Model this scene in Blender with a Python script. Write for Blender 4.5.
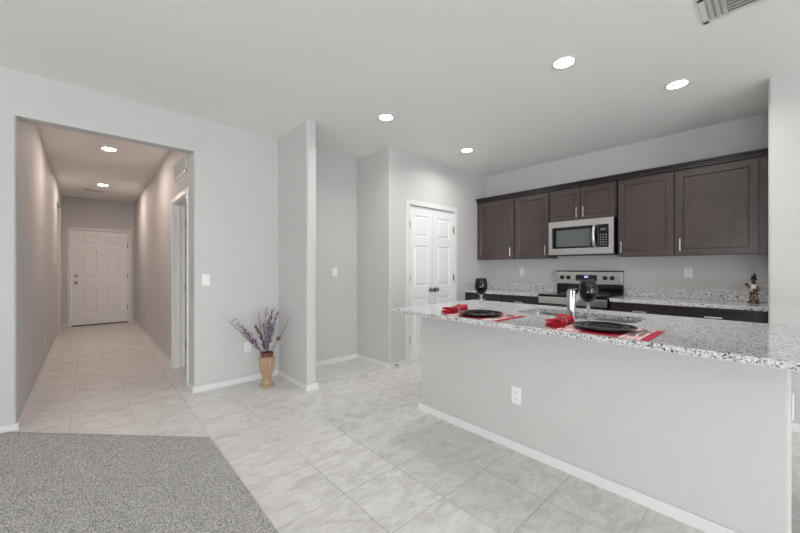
import bpy, bmesh, math, random
from mathutils import Vector, Matrix
random.seed(7)
PI = math.pi
S = bpy.context.scene
for o in list(bpy.data.objects):
    bpy.data.objects.remove(o)
COL = S.collection

# ------------------------------------------------------------------ camera, world, lights, exposure
cam = bpy.data.cameras.new('camera')
cam.sensor_fit = 'HORIZONTAL'; cam.sensor_width = 36.0
cam.lens = 341.21 * 36.0 / 800.0
cam.shift_y = 1.52 / 800.0
cam.clip_start = 0.05; cam.clip_end = 60
co = bpy.data.objects.new('camera', cam); COL.objects.link(co)
co.location = (0, 0, 1.24); co.rotation_euler = (PI / 2, 0, -0.73974)
S.camera = co

w = bpy.data.worlds.new('daylight_sky'); S.world = w; w.use_nodes = True
wn = w.node_tree; bg = wn.nodes['Background']
bg.inputs['Color'].default_value = (0.78, 0.86, 1.0, 1); bg.inputs['Strength'].default_value = 1.2


def area(name, loc, rot, sx, sy, power, color):
    l = bpy.data.lights.new(name, 'AREA'); l.shape = 'RECTANGLE'; l.size = sx; l.size_y = sy
    l.energy = power; l.color = color
    o = bpy.data.objects.new(name, l); COL.objects.link(o); o.location = loc; o.rotation_euler = rot
    return o


# daylight entering by the unseen great-room windows behind the camera, plus low
# fill lights added inside the room, tilted up to brighten ceiling and walls
area('window_daylight_right', (1.8, -6.9, 1.28), (PI / 2 + 0.1, 0, 0), 3.9, 2.1, 28, (0.80, 0.90, 1.0))
area('ceiling_fill_right', (1.8, -6.6, 0.35), (PI / 2 + 0.6, 0, 0), 3.9, 0.7, 34, (0.96, 0.98, 1.0))
area('window_daylight_centre', (-2.2, -6.9, 1.28), (PI / 2 + 0.28, 0, 0), 2.6, 2.1, 165, (0.91, 0.96, 1.0))
area('ceiling_fill_centre', (-2.2, -6.6, 0.35), (PI / 2 + 0.6, 0, 0), 2.6, 0.7, 60, (0.95, 0.98, 1.0))
area('ceiling_fill_left', (-3.8, -0.9, 0.5), (PI / 2 + 0.8, 0, -PI / 2), 3.1, 0.6, 115, (0.97, 0.98, 1.0))
LAMP = 10.0             # radiance of the recessed LED diffusers
LAMP_POWER = 6.4        # beam of each kitchen downlight
HALL_LAMP = 222.0
ENTRY_LAMP = 310.0

vs = S.view_settings
vs.view_transform = 'Standard'; vs.look = 'None'; vs.gamma = 1.0; vs.use_curve_mapping = False
vs.exposure = 0.12
S.cycles.diffuse_bounces = 6; S.cycles.max_bounces = 14; S.cycles.sample_clamp_indirect = 6.0
S.cycles.caustics_refractive = False


# ------------------------------------------------------------------ materials
def srgb(r, g, b):
    f = lambda c: (c / 255 / 12.92) if c / 255 <= 0.04045 else ((c / 255 + 0.055) / 1.055) ** 2.4
    return (f(r), f(g), f(b), 1)


def mat(name, color, rough=0.5, metal=0.0, **kw):
    m = bpy.data.materials.new(name); m.use_nodes = True
    b = m.node_tree.nodes['Principled BSDF']
    b.inputs['Base Color'].default_value = color
    b.inputs['Roughness'].default_value = rough; b.inputs['Metallic'].default_value = metal
    for k, v in kw.items():
        b.inputs[k].default_value = v
    return m


class N:
    """small node-graph helper"""
    def __init__(s, m):
        s.m = m; s.t = m.node_tree; s.b = s.t.nodes['Principled BSDF']
        s.co = s.t.nodes.new('ShaderNodeTexCoord').outputs['Object']

    def new(s, typ, **kw):
        n = s.t.nodes.new(typ)
        for k, v in kw.items():
            if k.startswith('i_'):
                n.inputs[k[2:].replace('_', ' ')].default_value = v
            else:
                setattr(n, k, v)
        return n

    def link(s, a, b): s.t.links.new(a, b)

    def mapping(s, scale=(1, 1, 1), loc=(0, 0, 0), rot=(0, 0, 0), src=None):
        n = s.new('ShaderNodeMapping'); n.inputs['Scale'].default_value = scale
        n.inputs['Location'].default_value = loc; n.inputs['Rotation'].default_value = rot
        s.link(src or s.co, n.inputs['Vector']); return n.outputs['Vector']

    def noise(s, scale, detail=3, rough=0.5, vec=None, dist=0.0):
        n = s.new('ShaderNodeTexNoise'); n.inputs['Scale'].default_value = scale
        n.inputs['Detail'].default_value = detail; n.inputs['Roughness'].default_value = rough
        n.inputs['Distortion'].default_value = dist
        s.link(vec or s.co, n.inputs['Vector']); return n.outputs['Fac']

    def ramp(s, fac, stops, interp='LINEAR'):
        n = s.new('ShaderNodeValToRGB'); r = n.color_ramp; r.interpolation = interp
        while len(r.elements) < len(stops): r.elements.new(0.5)
        for e, (p, c) in zip(r.elements, stops):
            e.position = p; e.color = c if len(c) == 4 else (*c, 1)
        s.link(fac, n.inputs['Fac']); return n.outputs['Color']

    def mix(s, a, b, fac=0.5, blend='MIX'):
        n = s.new('ShaderNodeMix', data_type='RGBA', blend_type=blend)
        for i, v in ((6, a), (7, b), (0, fac)):
            if hasattr(v, 'is_linked'): s.link(v, n.inputs[i])
            else: n.inputs[i].default_value = v
        return n.outputs[2]

    def color(s, c): s.link(c, s.b.inputs['Base Color'])

    def bump(s, h, strength=0.3, dist=0.002):
        n = s.new('ShaderNodeBump'); n.inputs['Strength'].default_value = strength
        n.inputs['Distance'].default_value = dist
        s.link(h, n.inputs['Height']); s.link(n.outputs['Normal'], s.b.inputs['Normal'])


def painted(name, col, rough=0.6, scale=95, strength=0.16):
    m = mat(name, col, rough); n = N(m)
    n.bump(n.noise(scale, 3, 0.55), strength, 0.007)
    return m


M = {}
M['wall'] = painted('textured_wall_paint', srgb(206, 205, 203), 0.62, 80, 0.7)
M['ceiling'] = painted('textured_ceiling_paint', srgb(240, 239, 237), 0.75, 70, 0.14)
M['trim'] = mat('white_trim_paint', srgb(228, 228, 226), 0.35)
M['door'] = mat('white_door_paint', srgb(240, 240, 239), 0.33)
M['plastic'] = mat('white_plastic', srgb(240, 240, 238), 0.3)
M['slot'] = mat('dark_slot', srgb(70, 70, 72), 0.5)
M['nickel'] = mat('satin_nickel', srgb(150, 146, 140), 0.28, 1.0)
M['steel'] = mat('brushed_steel', srgb(205, 204, 202), 0.3, 1.0)
n = N(M['steel']); n.bump(n.noise(60, 2, 0.5, n.mapping((1, 1, 14))), 0.06, 0.001)
M['chrome'] = mat('polished_chrome', srgb(196, 197, 200), 0.13, 1.0)
M['black_glass'] = mat('black_glass', srgb(14, 14, 16), 0.06)
M['black'] = mat('black_enamel', srgb(22, 22, 24), 0.3)
M['void'] = mat('grey_duct', srgb(172, 170, 168), 0.9)
M['rubber'] = mat('dark_threshold_and_gap_shade', srgb(52, 50, 48), 0.6)
M['plate'] = mat('black_charger_glaze', srgb(16, 18, 18), 0.14)
M['red'] = mat('red_cloth', srgb(172, 12, 40), 0.8)
n = N(M['red']); n.bump(n.noise(420, 2), 0.25, 0.001)
M['window_glass'] = mat('microwave_window', srgb(92, 96, 98), 0.12)
M['button'] = mat('grey_button_print', srgb(130, 130, 132), 0.5)
M['hat'] = mat('figurine_black', srgb(24, 22, 24), 0.4)
M['skin'] = mat('figurine_brown', srgb(108, 74, 62), 0.45)
M['shirt'] = mat('figurine_white', srgb(226, 222, 214), 0.5)
M['stem_wood'] = mat('dry_twig', srgb(86, 72, 70), 0.8)
M['pale_bloom'] = mat('dried_pale_petal', srgb(206, 196, 204), 0.85)
M['lilac'] = mat('dried_lilac_petal', srgb(136, 112, 142), 0.85)
for k_, a_, b_ in (('lilac', (84, 66, 92), (186, 168, 190)), ('pale_bloom', (120, 100, 126), (232, 224, 230))):
    n = N(M[k_]); n.color(n.ramp(n.noise(70, 2, 0.6), [(0.42, srgb(*a_)), (0.56, srgb(*b_))]))
M['seed'] = mat('dry_seed_head', srgb(118, 102, 90), 0.9)
M['collar'] = mat('red_brown_glaze', srgb(118, 66, 50), 0.3)

# clear glass / smoked glass
M['clear'] = mat('clear_glass', (1, 1, 1, 1), 0.0, 0.0, **{'Transmission Weight': 1.0, 'IOR': 1.45, 'Alpha': 0.7})
M['smoke'] = mat('black_wine_glass', srgb(16, 16, 18), 0.03, 0.0, **{'Transmission Weight': 0.3, 'IOR': 1.45})

# vase: tan ceramic with mottling
M['vase'] = mat('tan_ceramic', srgb(178, 146, 112), 0.42); n = N(M['vase'])
n.color(n.ramp(n.noise(28, 4, 0.6), [(0.3, srgb(166, 138, 110)), (0.7, srgb(184, 158, 130))]))

# figurine trousers
M['patch'] = mat('figurine_checked', srgb(120, 70, 60), 0.5); n = N(M['patch'])
v = n.new('ShaderNodeTexVoronoi', i_Scale=85.0); n.link(n.co, v.inputs['Vector'])
n.color(n.ramp(v.outputs['Color'], [(0.0, srgb(60, 40, 40)), (0.4, srgb(150, 70, 60)), (0.6, srgb(190, 180, 160)), (0.8, srgb(80, 80, 70))], 'CONSTANT'))

# cabinet wood
M['wood'] = mat('espresso_wood', srgb(58, 46, 44), 0.3); n = N(M['wood'])
g = n.noise(9, 5, 0.6, n.mapping((9, 9, 0.7)), 0.6)
g2 = n.noise(3.0, 3, 0.5)
c = n.ramp(g, [(0.26, srgb(48, 41, 40)), (0.74, srgb(92, 79, 76))])
n.color(n.mix(c, n.ramp(g2, [(0.3, srgb(56, 48, 47)), (0.7, srgb(86, 74, 71))]), 0.4))
M['woodh_shaded'] = mat('espresso_wood_horizontal_shaded', srgb(50, 40, 38), 0.38); n = N(M['woodh_shaded'])  # horizontal grain, darkened so the drawers' shadow sits in the colour
g = n.noise(9, 5, 0.6, n.mapping((0.8, 9, 9)), 0.6)
n.color(n.ramp(g, [(0.28, srgb(28, 23, 23)), (0.72, srgb(48, 40, 39))]))

M['wood_shaded'] = mat('crown_wood_shaded', srgb(40, 34, 33), 0.35)  # crown tone, its shading put into the wood colour
# granite
M['granite'] = mat('speckled_granite', srgb(170, 168, 168), 0.1); n = N(M['granite'])
v1 = n.new('ShaderNodeTexVoronoi', i_Scale=210.0); n.link(n.co, v1.inputs['Vector'])
v2 = n.new('ShaderNodeTexVoronoi', i_Scale=120.0); n.link(n.mapping(loc=(3, 1, 2)), v2.inputs['Vector'])
s1 = n.new('ShaderNodeSeparateColor'); n.link(v1.outputs['Color'], s1.inputs[0])
s2 = n.new('ShaderNodeSeparateColor'); n.link(v2.outputs['Color'], s2.inputs[0])
base = n.ramp(s1.outputs[0], [(0.0, srgb(212, 212, 212)), (0.34, srgb(190, 190, 191)), (0.6, srgb(228, 228, 228)), (0.78, srgb(162, 162, 164)), (0.92, srgb(110, 110, 113))], 'CONSTANT')
dark = n.ramp(s2.outputs[1], [(0.0, (0, 0, 0)), (0.85, (1, 1, 1))], 'CONSTANT')
mott = n.ramp(n.noise(38, 3), [(0.42, (0, 0, 0)), (0.58, (1, 1, 1))])
dk = n.mix(dark, mott, 1.0, 'MULTIPLY')
n.color(n.mix(base, srgb(70, 72, 74), dk))

# floor tile
M['tile'] = mat('stone_look_floor_tile', srgb(190, 186, 180), 0.34); n = N(M['tile'])
TP, OX, OY = 0.3815, 0.2745, 0.0525
br = n.new('ShaderNodeTexBrick', offset=0.0, squash=1.0)
for k, val in (('Scale', 1.0), ('Mortar Size', 0.0026), ('Mortar Smooth', 0.35), ('Bias', 0.0), ('Brick Width', TP), ('Row Height', 0.384)):
    br.inputs[k].default_value = val
br.inputs['Color1'].default_value = (0.30, 0.30, 0.30, 1); br.inputs['Color2'].default_value = (0.70, 0.70, 0.70, 1)
br.inputs['Mortar'].default_value = (0.5, 0.5, 0.5, 1)
n.link(n.mapping(loc=(-OX, -OY, 0)), br.inputs['Vector'])
# every tile shows its own piece of the veining: shift the lookup by the tile's random tone
off = n.new('ShaderNodeVectorMath', operation='SCALE'); n.link(br.outputs['Color'], off.inputs[0]); off.inputs['Scale'].default_value = 37.0
add = n.new('ShaderNodeVectorMath', operation='ADD'); n.link(n.co, add.inputs[0]); n.link(off.outputs[0], add.inputs[1])
clouds = n.noise(5.5, 6, 0.62, n.mapping((0.9, 1.6, 1), rot=(0, 0, 0.35), src=add.outputs[0]), 1.4)
fine = n.noise(26, 5, 0.65, n.mapping((0.6, 2.2, 1), rot=(0, 0, 0.35), src=add.outputs[0]), 0.8)
c1 = n.ramp(clouds, [(0.28, srgb(184, 180, 175)), (0.5, srgb(218, 216, 213)), (0.70, srgb(236, 235, 233))])
c2 = n.ramp(fine, [(0.33, srgb(196, 193, 189)), (0.62, srgb(236, 235, 233))])
stone = n.mix(c1, c2, 0.36)
stone = n.mix(stone, n.ramp(br.outputs['Color'], [(0.25, (0.44, 0.44, 0.44)), (0.75, (0.56, 0.56, 0.56))]), 0.35, 'OVERLAY')
grout = n.ramp(n.noise(0.9, 2), [(0.42, srgb(172, 168, 163)), (0.6, srgb(216, 214, 211))])
n.color(n.mix(stone, grout, br.outputs['Fac']))
inv = n.new('ShaderNodeMath', operation='SUBTRACT'); inv.inputs[0].default_value = 1.0; n.link(br.outputs['Fac'], inv.inputs[1])
n.bump(inv.outputs[0], 0.35, 0.002)

# carpet
M['carpet'] = mat('grey_carpet_yarn', srgb(150, 146, 142), 0.95); n = N(M['carpet'])
a = n.ramp(n.noise(160, 3, 0.75), [(0.36, srgb(70, 68, 67)), (0.5, srgb(166, 164, 161)), (0.64, srgb(250, 248, 245))])
b = n.ramp(n.noise(14, 3), [(0.35, srgb(160, 157, 154)), (0.65, srgb(188, 185, 182))])
n.color(n.mix(a, b, 0.25))
n.bump(n.noise(260, 2), 0.6, 0.004)

# placemat with stripes across its length (object Y)
M['mat'] = mat('striped_placemat', srgb(200, 40, 60), 0.75); n = N(M['mat'])
sx = n.new('ShaderNodeSeparateXYZ'); n.link(n.co, sx.inputs[0])
mr = n.new('ShaderNodeMapRange'); n.link(sx.outputs['Y'], mr.inputs['Value'])
mr.inputs['From Min'].default_value = -0.22; mr.inputs['From Max'].default_value = 0.22
RED, PNK, WHT = srgb(178, 22, 54), srgb(218, 130, 145), srgb(232, 208, 208)
n.color(n.ramp(mr.outputs[0], [(0, RED), (0.075, WHT), (0.11, PNK), (0.13, WHT), (0.21, PNK), (0.23, WHT), (0.27, RED), (0.68, WHT), (0.71, PNK),
                               (0.74, WHT), (0.84, PNK), (0.87, WHT), (0.92, RED)], 'CONSTANT'))
n.bump(n.noise(500, 1, 0.5, n.mapping((1, 6, 1))), 0.3, 0.001)


def emit(name, color, strength):
    m = bpy.data.materials.new(name); m.use_nodes = True; b = m.node_tree.nodes['Principled BSDF']
    b.inputs['Base Color'].default_value = (0.9, 0.9, 0.9, 1)
    b.inputs['Emission Color'].default_value = color; b.inputs['Emission Strength'].default_value = strength
    return m


M['led'] = emit('led_diffuser', (1.0, 0.975, 0.95, 1), LAMP)
M['led_warm'] = emit('warm_led_diffuser', (1.0, 0.78, 0.69, 1), HALL_LAMP)
M['led_entry'] = emit('warm_entry_led_diffuser', (1.0, 0.80, 0.71, 1), ENTRY_LAMP)
M['clock'] = emit('blue_clock_display', (0.12, 0.22, 1.0, 1), 1.3)


# ------------------------------------------------------------------ mesh helpers
class MB:
    def __init__(s): s.b = bmesh.new()

    def box(s, x0, x1, y0, y1, z0, z1, bev=0.0, seg=2, edges=None):
        t = bmesh.new(); bmesh.ops.create_cube(t, size=1)
        for v in t.verts:
            v.co = Vector(((x0 + x1) / 2 + v.co.x * (x1 - x0), (y0 + y1) / 2 + v.co.y * (y1 - y0), (z0 + z1) / 2 + v.co.z * (z1 - z0)))
        if bev > 0:
            es = t.edges[:] if edges is None else [e for e in t.edges if edges(e)]
            bmesh.ops.bevel(t, geom=es, offset=bev, segments=seg, affect='EDGES', profile=0.5)
        return s.merge(t)

    def merge(s, t, mtx=None):
        if mtx is not None: t.transform(mtx)
        me = bpy.data.meshes.new('tmp'); t.to_mesh(me); s.b.from_mesh(me); t.free(); bpy.data.meshes.remove(me)
        return s

    def prism(s, pts, z0, z1):
        b = s.b
        lo = [b.verts.new((x, y, z0)) for x, y in pts]; hi = [b.verts.new((x, y, z1)) for x, y in pts]
        b.faces.new(lo[::-1]); b.faces.new(hi)
        for i in range(len(pts)):
            j = (i + 1) % len(pts); b.faces.new((lo[i], lo[j], hi[j], hi[i]))
        return s

    def rrect(s, x0, x1, y0, y1, z0, z1, r, which='all', seg=5):
        """upright block whose vertical corners named in `which` (sw se ne nw) are rounded"""
        pts = []
        for nm, cx, cy, a0, px, py in (('sw', x0 + r, y0 + r, PI, x0, y0), ('se', x1 - r, y0 + r, 1.5 * PI, x1, y0), ('ne', x1 - r, y1 - r, 0, x1, y1), ('nw', x0 + r, y1 - r, PI / 2, x0, y1)):
            if which == 'all' or nm in which:
                for k in range(seg + 1):
                    a = a0 + PI / 2 * k / seg; pts.append((cx + r * math.cos(a), cy + r * math.sin(a)))
            else: pts.append((px, py))
        return s.prism(pts, z0, z1)

    def lathe(s, prof, seg=32, c=(0, 0, 0), flute=None):
        b = s.b; rings = []
        for r, z in prof:
            if r < 1e-5: rings.append([b.verts.new((c[0], c[1], c[2] + z))]); continue
            ring = []
            for k in range(seg):
                a = 2 * PI * k / seg; rr = r * (flute(a, z) if flute else 1)
                ring.append(b.verts.new((c[0] + rr * math.cos(a), c[1] + rr * math.sin(a), c[2] + z)))
            rings.append(ring)
        for p, q in zip(rings, rings[1:]):
            for k in range(seg):
                j = (k + 1) % seg
                if len(p) == 1 and len(q) == 1: continue
                if len(p) == 1: b.faces.new((p[0], q[j], q[k]))
                elif len(q) == 1: b.faces.new((p[k], p[j], q[0]))
                else: b.faces.new((p[k], p[j], q[j], q[k]))
        return s

    def tube(s, path, rad, seg=10, cap=True):
        b = s.b; path = [Vector(p) for p in path]; n_ = len(path)
        if not hasattr(rad, '__len__'): rad = [rad] * n_
        up = None; rings = []
        for i, p in enumerate(path):
            d = (path[min(i + 1, n_ - 1)] - path[max(i - 1, 0)]).normalized()
            if up is None: up = d.orthogonal().normalized()
            up = (up - d * up.dot(d)).normalized(); sd = d.cross(up)
            rings.append([b.verts.new(p + (up * math.cos(2 * PI * k / seg) + sd * math.sin(2 * PI * k / seg)) * rad[i]) for k in range(seg)])
        for p, q in zip(rings, rings[1:]):
            for k in range(seg):
                j = (k + 1) % seg; b.faces.new((p[k], p[j], q[j], q[k]))
        if cap: b.faces.new(rings[0][::-1]); b.faces.new(rings[-1])
        return s

    def panelled(s, x0, x1, z0, z1, yf, t, panels, prof):
        """slab whose front (-Y side, at y = yf) carries panels; prof = [(inset, depth), ...]"""
        b = s.b
        xs = sorted({x0, x1, *[p[0] for p in panels], *[p[1] for p in panels]})
        zs = sorted({z0, z1, *[p[2] for p in panels], *[p[3] for p in panels]})
        V = {(i, j): b.verts.new((x, yf, z)) for i, x in enumerate(xs) for j, z in enumerate(zs)}
        for i in range(len(xs) - 1):
            for j in range(len(zs) - 1):
                cx, cz = (xs[i] + xs[i + 1]) / 2, (zs[j] + zs[j + 1]) / 2
                if any(p[0] < cx < p[1] and p[2] < cz < p[3] for p in panels): continue
                b.faces.new((V[i, j], V[i + 1, j], V[i + 1, j + 1], V[i, j + 1]))
        for p in panels:
            i0, i1, j0, j1 = xs.index(p[0]), xs.index(p[1]), zs.index(p[2]), zs.index(p[3])
            ring = [V[i, j0] for i in range(i0, i1 + 1)] + [V[i1, j] for j in range(j0 + 1, j1 + 1)] + [V[i, j1] for i in range(i1 - 1, i0 - 1, -1)] + [V[i0, j] for j in range(j1 - 1, j0, -1)]
            prev = ring
            for ins, dep in prof:
                cur = []
                for v in ring:
                    cur.append(b.verts.new((min(max(v.co.x, p[0] + ins), p[1] - ins), yf + dep, min(max(v.co.z, p[2] + ins), p[3] - ins))))
                for k in range(len(ring)):
                    j = (k + 1) % len(ring); b.faces.new((prev[k], prev[j], cur[j], cur[k]))
                prev = cur
            b.faces.new(prev)
        bk = {(i, j): b.verts.new((xs[i], yf + t, zs[j])) for i in (0, len(xs) - 1) for j in (0, len(zs) - 1)}
        X, Z = len(xs) - 1, len(zs) - 1
        b.faces.new((bk[0, 0], bk[0, Z], bk[X, Z], bk[X, 0]))
        b.faces.new([V[i, 0] for i in range(X, -1, -1)] + [bk[0, 0], bk[X, 0]])
        b.faces.new([V[i, Z] for i in range(X + 1)] + [bk[X, Z], bk[0, Z]])
        b.faces.new([V[0, j] for j in range(Z + 1)] + [bk[0, Z], bk[0, 0]])
        b.faces.new([V[X, j] for j in range(Z, -1, -1)] + [bk[X, 0], bk[X, Z]])
        return s

    def build(s, name, m, parent=None, smooth=False, angle=0.6):
        bmesh.ops.remove_doubles(s.b, verts=s.b.verts, dist=1e-6)
        bmesh.ops.recalc_face_normals(s.b, faces=s.b.faces)
        me = bpy.data.meshes.new(name); s.b.to_mesh(me); s.b.free()
        me.materials.append(M[m] if isinstance(m, str) else m)
        if smooth:
            for p in me.polygons: p.use_smooth = True
            if angle: me.set_sharp_from_angle(angle=angle)
        o = bpy.data.objects.new(name, me); COL.objects.link(o)
        if parent: o.parent = parent
        return o


def tag(o, label, cat, group=None, kind=None):
    o['label'] = label; o['category'] = cat
    if group: o['group'] = group
    if kind: o['kind'] = kind
    return o


def thing(name, label, cat, loc=(0, 0, 0), rz=0.0, group=None, kind=None):
    o = bpy.data.objects.new(name, None); o.empty_display_size = 0.1; COL.objects.link(o)
    o.location = loc; o.rotation_euler = (0, 0, rz)
    return tag(o, label, cat, group, kind)


def dup(root, loc, label, rz=None):
    r = root.copy(); COL.objects.link(r); r.location = loc; r['label'] = label
    if rz is not None: r.rotation_euler = (0, 0, rz)
    for ch in list(root.children):
        c = ch.copy(); COL.objects.link(c); c.parent = r
        for g in list(ch.children):
            d = g.copy(); COL.objects.link(d); d.parent = c
    return r


def struct(name, mb, m, label, cat, smooth=False):
    o = mb.build(name, m, None, smooth); return tag(o, label, cat, None, 'structure')


# ------------------------------------------------------------------ key dimensions
CH = 2.743                       # ceiling
YW = 3.885                       # wall with the hall opening
HL, HR = -0.405, 0.775           # hall walls
YD = 9.97                        # entry wall
HD = 2.40                       # hall header
XK, YP = 4.84, 3.19              # kitchen back wall, pantry wall
XS0, XS1 = 1.632, 1.74           # stub wall
XN = 2.74                        # niche right face
XI = 2.15                        # island half wall face
CT = 0.905                       # counter height
IT = 0.915                       # island counter height
RW = -PI / 2                     # local front (-Y) turned to face -X
R_ = 0.02

# ------------------------------------------------------------------ shell
struct('floor', MB().box(-4.1, 5.1, -7.1, 10.2, -0.1, 0), 'tile', 'light grey square stone-look floor tiles running through kitchen and hall', 'floor')
struct('ceiling', MB().box(-4.1, 5.1, -7.1, 10.2, CH, CH + 0.1), 'ceiling', 'pale flat textured ceiling over kitchen and hall', 'ceiling')

b = MB()
b.rrect(-4.0, HL, YW, YW + 0.12, 0, HD, R_, ('se', 'ne')); b.box(-4.0, XN + 0.1, YW, YW + 0.12, HD, CH)
b.rrect(HR, XN + 0.1, YW, YW + 0.12, 0, HD, R_, ('sw',))
struct('wall_front', b, 'wall', 'long pale wall with the wide hallway opening in it', 'wall', True)
struct('wall_stub', MB().rrect(XS0, XS1, YP - 0.01, YW, 0, CH, R_, ('sw', 'se')), 'wall', 'narrow full-height stub wall standing right of the tan vase', 'wall', True)
b = MB(); b.rrect(XN, XN + 0.33, YP, YP + 0.11, 0, CH, R_, ('sw',)); b.box(XN, XN + 0.11, YP + 0.11, YW, 0, CH)
b.box(3.07, 4.0, YP, YP + 0.11, 2.065, CH); b.box(4.0, XK, YP, YP + 0.11, 0, CH)
struct('wall_pantry', b, 'wall', 'pale boxed-out wall holding the white double pantry doors', 'wall', True)
struct('wall_kitchen', MB().box(XK, XK + 0.12, -0.1, YP + 0.11, 0, CH), 'wall', 'pale kitchen wall behind the dark cabinets and the range', 'wall')
struct('wall_right', MB().rrect(3.97, XK + 0.12, -7.0, 0.03, 0, CH, R_, ('nw',)), 'wall', 'pale wall at the right edge of the picture, past the cabinets', 'wall', True)
# hall
b = MB(); b.box(HL - 0.12, HL, YW + 0.12, 8.32, 0, CH); b.box(HL - 0.12, HL, 8.32, 9.32, HD, CH); b.box(HL - 0.12, HL, 9.32, YD, 0, CH)
struct('wall_hall_left', b, 'wall', 'left side wall of the hallway', 'wall')
b = MB(); b.box(HR, HR + 0.12, YW + 0.12, 4.18, 0, CH); b.box(HR, HR + 0.12, 4.18, 5.0, 2.03, CH); b.box(HR, HR + 0.12, 5.0, YD, 0, CH)
struct('wall_hall_right', b, 'wall', 'right side wall of the hallway with the side doorway', 'wall')
DX0, DX1, DZ = -0.267, 0.665, 2.045
b = MB(); b.box(-1.6, DX0, YD, YD + 0.12, 0, CH); b.box(DX1, 2.0, YD, YD + 0.12, 0, CH); b.box(DX0, DX1, YD, YD + 0.12, DZ, CH)
struct('wall_entry', b, 'wall', 'end wall of the hallway around the front door', 'wall')
struct('wall_side_room', MB().box(1.95, 2.05, YW + 0.12, 9.97, 0, CH), 'wall', 'far wall of the side room off the hallway', 'wall')
struct('wall_den', MB().box(-1.7, -1.6, YW + 0.12, 10.09, 0, CH), 'wall', 'far wall of the room left of the hallway', 'wall')
# great room around the camera
b = MB(); b.box(-4.0, -3.6, -7.12, -7.0, 0, CH); b.box(-0.8, -0.2, -7.12, -7.0, 0, CH); b.box(-3.6, -0.8, -7.12, -7.0, 2.38, CH); b.box(-3.6, -0.8, -7.12, -7.0, 0, 0.18); b.box(3.8, 3.97, -7.12, -7.0, 0, CH); b.box(-0.2, 3.8, -7.12, -7.0, 2.38, CH); b.box(-0.2, 3.8, -7.12, -7.0, 0, 0.18)
struct('wall_back', b, 'wall', 'back wall of the great room with its wide window', 'wall')
b = MB(); b.box(-4.12, -4.0, -7.12, -2.5, 0, CH); b.box(-4.12, -4.0, 0.7, YW + 0.12, 0, CH); b.box(-4.12, -4.0, -2.5, 0.7, 0, 0.45); b.box(-4.12, -4.0, -2.5, 0.7, 2.25, CH)
struct('wall_left', b, 'wall', 'left wall of the great room with its window', 'wall')


def window(name, loc, rz, wd, z0, z1, npan, label):
    t = thing(name, label, 'window', loc, rz, None, 'structure')
    b = MB()
    for x0, x1, a0, a1 in ((0, wd, z0, z0 + 0.05), (0, wd, z1 - 0.05, z1), (0, 0.05, z0, z1), (wd - 0.05, wd, z0, z1)):
        b.box(x0, x1, 0, 0.06, a0, a1)
    for k in range(1, npan): b.box(wd * k / npan - 0.025, wd * k / npan + 0.025, 0, 0.06, z0, z1)
    b.build('window_frame', 'trim', t)
    MB().box(0.02, wd - 0.02, 0.025, 0.031, z0 + 0.02, z1 - 0.02).build('window_pane', 'clear', t)


window('window_1', (3.8, -7.03, 0), PI, 4.0, 0.18, 2.38, 3, 'wide three-panel window in the back wall of the great room')
window('window_3', (-0.8, -7.03, 0), PI, 2.8, 0.18, 2.38, 2, 'two-panel window in the back wall of the great room')
window('window_2', (-4.03, -2.5, 0), PI / 2, 3.2, 0.45, 2.25, 2, 'two-panel window in the left wall of the great room')

# carpet: tufted pile surface, cut on the diagonal in front of the hallway
def carpet():
    me = bpy.data.meshes.new('carpet'); st = 0.007; X0, X1, Y0, Y1 = -1.05, 0.648, 1.15, 3.871
    nx, ny = int((X1 - X0) / st), int((Y1 - Y0) / st)
    verts, faces, idx = [], [], {}
    rnd = random.Random(3)
    inside = lambda x, y: (x - 0.648) + (y - 2.772) * 1.01 <= 0.0
    for j in range(ny + 1):
        for i in range(nx + 1):
            x, y = X1 - i * st, Y0 + j * st
            if inside(x, y):
                idx[i, j] = len(verts)
                verts.append((x + rnd.uniform(-.002, .002), y + rnd.uniform(-.002, .002), 0.008 + rnd.random() * 0.007))
    for (i, j) in list(idx):
        q = [(i, j), (i, j + 1), (i + 1, j + 1), (i + 1, j)]
        if all(k in idx for k in q): faces.append([idx[k] for k in q][::-1])
    # hem down to the floor and flat remainder behind / beside the camera
    def quad(x0, x1, y0, y1, z=0.0105):
        k = len(verts); verts.extend([(x0, y0, z), (x1, y0, z), (x1, y1, z), (x0, y1, z)]); faces.append([k, k + 1, k + 2, k + 3])
    quad(-4.0, X1 - nx * st + .003, Y0, Y1); quad(-4.0, X1, -6.95, Y0 + .003)
    k = len(verts)
    E = [(0.650, -6.95), (0.650, 2.772), (-0.44, 3.871)]
    for (x, y) in E: verts.extend([(x, y, 0.0), (x - .003, y - .002, 0.010)])
    faces += [[k, k + 2, k + 3, k + 1], [k + 2, k + 4, k + 5, k + 3]]
    me.from_pydata(verts, [], faces); me.materials.append(M['carpet'])
    o = bpy.data.objects.new('carpet', me); COL.objects.link(o)
    tag(o, 'grey speckled carpet with a diagonal edge in front of the hallway', 'carpet', None, 'stuff')
carpet()

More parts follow.
